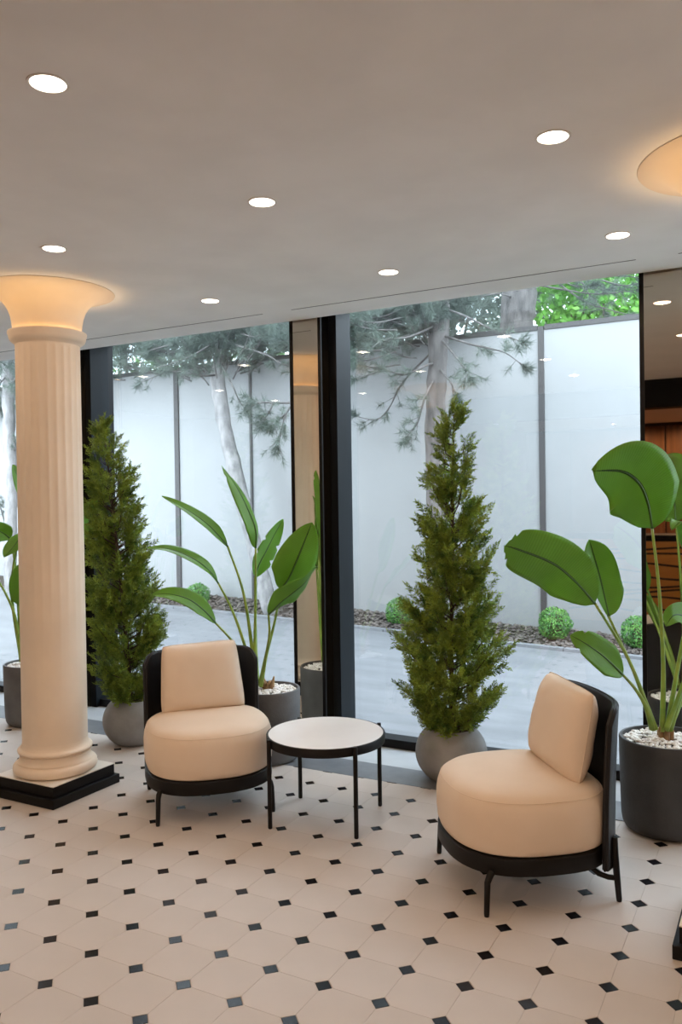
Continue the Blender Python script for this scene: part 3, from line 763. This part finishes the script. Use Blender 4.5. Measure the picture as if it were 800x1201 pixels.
banana_plant('tall broad-leaved plant in a charcoal planter at the right edge', (-0.508, 4.037), LEAVES_RIGHT, M['charcoal'], 0.205, 0.425, 3, {1: (0.86, 0.93), 3: (0.8,)})
banana_plant('broad-leaved plant in a grey planter behind the left chair', (-2.745, 4.105), LEAVES_MIDDLE, M['midgrey'], 0.19, 0.425, 5, {1: (0.9,), 2: (0.4, 0.6)})
banana_plant('broad-leaved plant in a grey planter behind the column, at the left edge', (-4.71, 4.06), LEAVES_FAR, M['midgrey'], 0.195, 0.425, 8)

# ------------------------------------------------------------------ cypress trees in ball planters
def spray_template(seed, L=0.115):
    """one flat feathery cypress spray along +Z, as needle quads"""
    g = np.random.default_rng(seed)
    V, F = [], []
    def needle(p, d, ln, w):
        d = d / np.linalg.norm(d)
        s = np.cross(d, g.normal(size=3)); s /= np.linalg.norm(s)
        b = len(V)
        V.extend([p - s * w * 0.5, p + s * w * 0.5, p + d * ln * 0.6 + s * w * 0.6, p + d * ln, p + d * ln * 0.6 - s * w * 0.6])
        F.append((b, b + 1, b + 2)); F.append((b, b + 2, b + 4)); F.append((b + 4, b + 2, b + 3))
    def twig(p, d, ln, cnt):
        d = d / np.linalg.norm(d)
        for i in range(cnt):
            q = p + d * ln * (i + 0.3) / cnt
            dd = d * 1.0 + g.normal(size=3) * 0.42
            needle(q, dd, ln / cnt * 2.0 + 0.005, 0.0042)
        needle(p + d * ln * 0.9, d, 0.012, 0.004)
    for i in range(9):
        t = (i + 0.5) / 9
        p = np.array([g.normal() * 0.004, g.normal() * 0.004, L * t])
        for sgn in (-1, 1):
            d = np.array([sgn * 0.75, g.normal() * 0.35, 0.85])
            twig(p, d, L * 0.36 * (1.15 - t), 5)
    twig(np.array([0, 0, L * 0.5]), np.array([0, 0, 1.0]), L * 0.6, 6)
    return np.array(V), np.array(F)
SPRAYS = [spray_template(s) for s in (11, 12, 13, 14)]

def cypress(label, base, prof, lean, seed, ball_r):
    t = thing('potted_cypress', label, 'potted tree', (base[0], base[1], 0), group='conical cypress trees in ball planters')
    R = ball_r; pr = []
    for k in range(23):
        a = -1.02 + (1.02 + 0.86) * k / 22
        pr.append((R * math.cos(a) ** 0.92, 0.148 + 0.172 * math.sin(a)))
    top = pr[-1]
    pr = [(pr[0][0] * 0.6, pr[0][1] - 0.002)] + pr + [(top[0] - 0.012, top[1] + 0.004), (top[0] - 0.022, top[1] - 0.004), (top[0] - 0.024, top[1] - 0.03)]
    z0 = min(z for _, z in pr)
    pr = [(r, z - z0) for r, z in pr]; zt = top[1] - z0
    MB().lathe(pr, 56, cap1=False).build('ball_planter', M['concrete'], t, smooth='edges')
    MB().lathe([(top[0] - 0.023, zt - 0.06), (top[0] - 0.023, zt - 0.025), (0.01, zt - 0.02)], 32).build('soil', M['soil'], t)
    H = prof[0][0]
    axis = lambda z: Vector((lean[0] * (z / H) ** 1.3, lean[1] * (z / H) ** 1.3, z))
    MB().tube([axis(z) for z in np.linspace(zt - 0.05, H - 0.06, 14)], list(np.linspace(0.016, 0.003, 14)), 8).build('trunk', M['bark'], t, smooth=True)
    zs = [p[0] for p in prof][::-1]; rs = [p[1] for p in prof][::-1]
    g = np.random.default_rng(seed)
    Vs, Fs, off = [], [], 0
    tw = MB()
    def put(pos, direction, scale):
        nonlocal off
        V, F = SPRAYS[g.integers(len(SPRAYS))]
        d = np.array(direction); d = d / np.linalg.norm(d)
        x = np.cross(d, g.normal(size=3)); x /= np.linalg.norm(x); y = np.cross(d, x)
        Vs.append((V * scale) @ np.stack([x, y, d]) + np.array(pos)); Fs.append(F + off); off += len(V)
    zmin = zs[0]
    # boughs: climb out from the trunk and end in clusters of sprays
    z = zmin
    nb = 0
    while z < H - 0.03:
        rad = float(np.interp(z, zs, rs)) * (1 + 0.20 * math.sin(z * 27 + seed))
        for _ in range(2 if rad < 0.1 else 4):
            a = g.uniform(0, 2 * PI)
            ln = rad * g.uniform(0.72, 1.18)
            up = 0.55 + 0.9 * (z / H) + g.uniform(-0.1, 0.15)
            rise = min(ln * up, max(0.03, H - z - 0.02))
            p0 = np.array(axis(max(z - rise * 0.75, zt - 0.02)))
            out = np.array([math.cos(a), math.sin(a), 0.0])
            p2 = np.array(axis(z)) + out * ln + np.array([0, 0, rise * 0.25])
            p1 = (p0 + p2) / 2 + np.array([0, 0, -0.02]) + out * 0.02
            tw.tube([p0, p1, p2], [0.004, 0.003, 0.0012], 4)
            m = max(3, int(ln / 0.034))
            for i in range(m):
                s = 0.28 + 0.72 * (i + 0.5) / m
                q = (1 - s) ** 2 * p0 + 2 * s * (1 - s) * p1 + s * s * p2
                for _k in range(2):
                    dr = out * 0.8 + np.array([0, 0, 0.85]) + g.normal(size=3) * 0.5
                    put(q + g.normal(size=3) * 0.010, dr, g.uniform(0.55, 0.92) * (0.75 if rad < 0.1 else 1.0))
            put(p2, out + np.array([0, 0, 0.9]), g.uniform(0.7, 1.0) * (0.8 if rad < 0.1 else 1.0))
        z += 0.030
        nb += 1
    for k in range(4):
        put(np.array(axis(H - 0.10 + 0.02 * k)), (g.normal() * 0.15, g.normal() * 0.15, 1), 0.7)
    tw.build('boughs', M['bark'], t, kind='stuff')
    np_mesh('foliage', np.concatenate(Vs), np.concatenate(Fs), M['cypress'], t, kind='stuff')
    return t

cypress('full conical cypress in a grey ball planter between the table and right chair', (-1.643, 4.25),
        [(2.06, 0.01), (1.94, 0.045), (1.75, 0.08), (1.47, 0.105), (1.28, 0.145), (1.0, 0.165), (0.82, 0.18), (0.68, 0.225), (0.52, 0.235), (0.38, 0.20), (0.30, 0.16), (0.24, 0.11)],
        (0.035, 0.02), 21, 0.196)
cypress('slender cypress in a grey ball planter between the left column and the left chair', (-3.72, 4.0),
        [(2.08, 0.01), (1.93, 0.055), (1.7, 0.10), (1.5, 0.115), (1.2, 0.135), (0.95, 0.165), (0.7, 0.17), (0.5, 0.16), (0.38, 0.15), (0.30, 0.14), (0.24, 0.10)],
        (-0.16, -0.06), 33, 0.192)

# ------------------------------------------------------------------ outdoors
def ground_z(x, y):
    t = min(1.0, max(0.0, (y - 4.9) / 3.4))
    return (1 - t) * -0.03 + t * (-0.08 - 0.0359 * x)

# paving slabs laid in rows
pv = struct(MB().box(-16, 8, 4.9, 20, -1.2, -0.9).build('ground_outside', M['soil']))
mb = MB()
NX, NY = 60, 16
vs = [(-16 + 24 * i / NX, 4.9 + 3.4 * j / NY, ground_z(-16 + 24 * i / NX, 4.9 + 3.4 * j / NY)) for j in range(NY + 1) for i in range(NX + 1)]
fs = [(j * (NX + 1) + i, j * (NX + 1) + i + 1, (j + 1) * (NX + 1) + i + 1, (j + 1) * (NX + 1) + i) for j in range(NY) for i in range(NX)]
pvm = struct(MB().add(vs, fs).build('pavement_outside', M['pavement'], smooth=True))
# kerb stones, one metre each
kb = thing('kerb', 'low grey kerb between the paving and the planting bed', 'kerb', (0, 8.3, 0))
for k in range(16):
    xa, xb = -13 + k * 1.0 + 0.004, -12 + k * 1.0 - 0.004
    za, zb = ground_z(xa, 8.3), ground_z(xb, 8.3)
    MB().add([(xa, 0, za - 0.2), (xb, 0, zb - 0.2), (xb, 0.09, zb - 0.2), (xa, 0.09, za - 0.2), (xa, 0, za + 0.03), (xb, 0, zb + 0.03), (xb, 0.09, zb + 0.03), (xa, 0.09, za + 0.03)],
             [(3, 2, 1, 0), (4, 5, 6, 7), (0, 1, 5, 4), (1, 2, 6, 5), (2, 3, 7, 6), (3, 0, 4, 7)]).build('kerb_stone', M['kerb'], kb)
def bed_z(x, y):
    return -0.08 - 0.0359 * x + 0.01 + 0.085 * min(1, max(0, (y - 8.39) / 0.5))
vs = [(-14 + 19 * i / 40, 8.39 + 0.75 * j / 6, bed_z(-14 + 19 * i / 40, 8.39 + 0.75 * j / 6)) for j in range(7) for i in range(41)]
fs = [(j * 41 + i, j * 41 + i + 1, (j + 1) * 41 + i + 1, (j + 1) * 41 + i) for j in range(6) for i in range(40)]
bed = struct(MB().add(vs, fs).build('planting_bed', M['soil']))
g = np.random.default_rng(4)
n = 5200
bx, by = g.uniform(-10.5, 0.8, n), g.uniform(8.39, 9.0, n)
cen = np.array([(a, b, bed_z(a, b) + g.uniform(0, 0.018)) for a, b in zip(bx, by)])
V, F = scatter_stones(cen, g.uniform(0.014, 0.036, n), 0.55, 0.3, 9)
tag(np_mesh('bark_mulch', V, F, M['bark_chip'], kind='stuff'), 'brown bark chips and gravel along the foot of the white fence', 'mulch')

# white fence
fn = thing('fence', 'tall white panel fence with dark posts outside the windows', 'fence', (0, 9.0, 0))
posts = [(-12.4, 0.075), (-7.47, 0.075), (-6.225, 0.030), (-2.372, 0.062), (2.7, 0.075)]
ends = [-14.0] + [p[0] for p in posts] + [5.0]
for a, b in zip(ends[:-1], ends[1:]):
    MB().box(a + 0.005, b - 0.005, 0.0, 0.05, -0.1, 3.37).build('panel', M['fence_white'], fn)
for x, w in posts:
    MB().box(x - w / 2, x + w / 2, -0.02, 0.07, -0.1, 3.41).build('post', M['fence_dark'], fn)
for a, b in zip(ends[:-1], ends[1:]):
    MB().box(a + 0.04, b - 0.04, -0.015, 0.065, 3.372, 3.425).build('top_cap', M['fence_dark'], fn)

# clipped boxwood balls
def boxwood(x, y, z, r, label, seed):
    b = thing('boxwood_ball', label, 'shrub', (x, y, bed_z(x, y)), group='clipped boxwood balls in the bed')
    g = np.random.default_rng(seed)
    zc = z - bed_z(x, y)
    n = 2600
    d = g.normal(size=(n, 3)); d /= np.linalg.norm(d, axis=1)[:, None]
    lump = 1 + 0.06 * np.sin(d[:, 0] * 5 + seed) * np.cos(d[:, 2] * 6)
    c = d * (r * lump * g.uniform(0.82, 1.02, n))[:, None] + np.array([0, 0, zc])
    c[:, 2] = np.maximum(c[:, 2], 0.01)
    a = np.cross(d, g.normal(size=(n, 3))); a /= np.linalg.norm(a, axis=1)[:, None]; bb = np.cross(d, a) * 0.7 + d * 0.5
    s = g.uniform(0.009, 0.016, n)[:, None]
    V = np.stack([c - a * s * 0.6, c - bb * s, c + a * s * 0.6, c + bb * s], 1).reshape(-1, 3)
    np_mesh('leaves', V, np.arange(4 * n).reshape(n, 4), M['boxwood'], b, kind='stuff')
    MB().lathe([(r * 0.5 * math.cos(t), zc + r * 0.75 * math.sin(t)) for t in (-1.4, -0.7, 0, 0.7, 1.4)], 14).build('inner_twigs', M['bark'], b, smooth=True)
    MB().tube([(0, 0, -0.03), (0, 0, zc)], 0.02, 8).build('stem', M['bark'], b)
boxwood(-6.879, 8.65, 0.31, 0.165, 'clipped boxwood ball beyond the left window', 1)
boxwood(-3.951, 8.65, 0.245, 0.165, 'clipped boxwood ball just right of the dark window frame', 2)
boxwood(-2.167, 8.65, 0.215, 0.175, 'clipped boxwood ball in front of the right fence post', 3)
boxwood(-1.335, 8.65, 0.175, 0.17, 'clipped boxwood ball at the right edge of the window', 4)

# pines
def tuft_template(seed, n=46, L=0.12):
    g = np.random.default_rng(seed); V, F = [], []
    for i in range(n):
        t = g.uniform(0, 1)
        p = np.array([0, 0, 0.10 * t])
        d = np.array([g.normal(), g.normal(), 0.75 + 0.5 * g.uniform()]); d /= np.linalg.norm(d)
        s = np.cross(d, g.normal(size=3)); s /= np.linalg.norm(s)
        ln = L * g.uniform(0.7, 1.1); b = len(V)
        V.extend([p - s * 0.0026, p + s * 0.0026, p + d * ln + np.array([0, 0, -0.012])]); F.append((b, b + 1, b + 2))
    return np.array(V), np.array(F)
TUFTS = [tuft_template(s) for s in range(5)]
def pine(name, label, lines, r0, r1, extra, seed, density=1.0, bark='pine_bark'):
    base = Vector(lines[0][0]); base.z = ground_z(base.x, min(base.y, 8.3))
    t = thing(name, label, 'tree', base, group='pine trees outside')
    loc = lambda p: Vector(p) - base
    tr = spline([loc(p) for p in lines[0]], 40)
    MB().tube([p + Vector((random.uniform(-1, 1), random.uniform(-1, 1), 0)) * 0.008 for p in tr], [r0 + (r1 - r0) * (i / 40) + random.uniform(-.1, .1) * r1 for i in range(41)], 12).build('trunk', M[bark], t, smooth=True)
    g = np.random.default_rng(seed); Vs, Fs, off = [], [], 0
    br = MB()
    def put(pos, d, sc):
        nonlocal off
        V, F = TUFTS[g.integers(5)]
        d = np.array(d); d /= np.linalg.norm(d)
        x = np.cross(d, g.normal(size=3)); x /= np.linalg.norm(x)
        Vs.append(V * sc @ np.stack([x, np.cross(d, x), d]) + np.array(pos)); Fs.append(F + off); off += len(V)
    def bough(pts, r):
        sp = spline(pts, 24)
        br.tube(sp, [r * (1 - 0.75 * i / 24) for i in range(25)], 6)
        for i in range(7, 25):
            if g.uniform() < 0.62 * density:
                tg = (sp[min(i + 1, 24)] - sp[i - 1]).normalized()
                d = np.array(tg) * 0.8 + g.normal(size=3) * 0.6
                q = np.array(sp[i]) + d * g.uniform(0.0, 0.10)
                br.tube([sp[i], Vector(q)], [0.004, 0.002], 4)
                put(q, d, g.uniform(0.7, 1.15))
        tg = (sp[24] - sp[22]).normalized()
        for k in range(3): put(np.array(sp[24]), np.array(tg) + g.normal(size=3) * 0.3, 1.1)
    for ln in lines[1:]: bough([loc(p) for p in ln], 0.014)
    # the crown above
    for (x0, x1, y0, y1, z0, z1, cnt) in extra:
        for k in range(cnt):
            c = Vector((g.uniform(x0, x1), g.uniform(y0, y1), g.uniform(z0, z1))) - base
            a = tr[int(g.integers(24, 38))]
            d = (c - a); dn = d.normalized()
            e0 = c - dn * min(0.7, d.length * 0.6)
            bough([e0, (e0 + c) / 2 + Vector((0, 0, -0.05)), c], 0.010)
    br.build('boughs', M['dark_pine_bark'], t, kind='stuff', smooth=True)
    np_mesh('needles', np.concatenate(Vs), np.concatenate(Fs), M['needles'], t, kind='stuff')
pine('pine_tree', 'pine outside with its trunk behind the window cypress and drooping needle boughs', PINE_MIDDLE, 0.12, 0.10,
     [(-5.2, -2.9, 7.9, 9.3, 3.5, 4.4, 170), (-5.0, -3.6, 7.4, 8.2, 3.0, 3.6, 26)], 51, bark='dark_pine_bark')
pine('pine_tree', 'pine outside with a pale leaning trunk beyond the left window', PINE_LEFT, 0.10, 0.085,
     [(-9.0, -5.2, 7.9, 9.4, 3.42, 4.4, 240)], 52)
pine('pine_tree', 'pine outside with a forked grey trunk at the left edge, beyond the column', PINE_FAR, 0.10, 0.08,
     [(-12.0, -8.8, 7.8, 9.4, 2.9, 4.4, 130)], 53)
pine('pine_tree', 'thick pine trunk rising behind the fence above the right window', PINE_BEHIND, 0.23, 0.21,
     [(-2.6, -1.0, 8.6, 9.6, 3.6, 4.3, 12), (-4.4, -3.1, 10.2, 11.5, 3.9, 5.0, 26)], 54, bark='dark_pine_bark')

# leafy trees behind the fence
def leafy(label, base, boxes, n, seed, size, mat='spring_leaf'):
    t = thing('leafy_tree', label, 'tree', base, group='leafy trees behind the fence')
    g = np.random.default_rng(seed)
    mb = MB()
    for k in range(9):
        x0, x1, y0, y1, z0, z1 = boxes[k % len(boxes)]
        e = Vector((g.uniform(x0, x1), g.uniform(y0, y1), g.uniform(z0, z1))) - Vector(base)
        mb.tube(spline([(0, 0, 0), (e.x * 0.1, e.y * 0.1, e.z * 0.45), (e.x * 0.6, e.y * 0.6, e.z * 0.75), e], 12), list(np.linspace(0.05, 0.008, 13)), 6)
    mb.build('branches', M['bark'], t, smooth=True)
    c = []
    for k in range(n):
        x0, x1, y0, y1, z0, z1 = boxes[k % len(boxes)]
        c.append((g.uniform(x0, x1), g.uniform(y0, y1), g.uniform(z0, z1)))
    # gather leaves in clumps
    c = np.array(c)
    cl = c[g.integers(0, len(c), n // 26 + 1)]
    c = cl[g.integers(0, len(cl), n)] + g.normal(size=(n, 3)) * 0.13 - np.array(base)
    a = g.normal(size=(n, 3)); a /= np.linalg.norm(a, axis=1)[:, None]
    b = np.cross(a, g.normal(size=(n, 3))); b /= np.linalg.norm(b, axis=1)[:, None]
    s = (g.uniform(0.6, 1.2, n) * size)[:, None]
    V = np.stack([c - a * s, c - b * s * 0.6, c + a * s, c + b * s * 0.6], 1).reshape(-1, 3)
    np_mesh('leaves', V, np.arange(4 * n).reshape(n, 4), M[mat], t, kind='stuff')
leafy('bright green leafy tree behind the fence above the right window', (-2.2, 11.6, 0), [(-3.0, -1.3, 10.8, 12.5, 3.4, 5.2)], 11000, 71, 0.055)
leafy('green leafy tree behind the fence above the left window', (-9.6, 12.0, 0), [(-11.5, -7.5, 11, 13, 3.4, 5.6)], 3600, 72, 0.05)
leafy('dull grey-green tree far behind the fence, seen between the pine boughs', (-5.2, 13.4, 0), [(-9.0, -2.9, 12.2, 14.4, 3.6, 6.4)], 16000, 73, 0.07, 'needles')
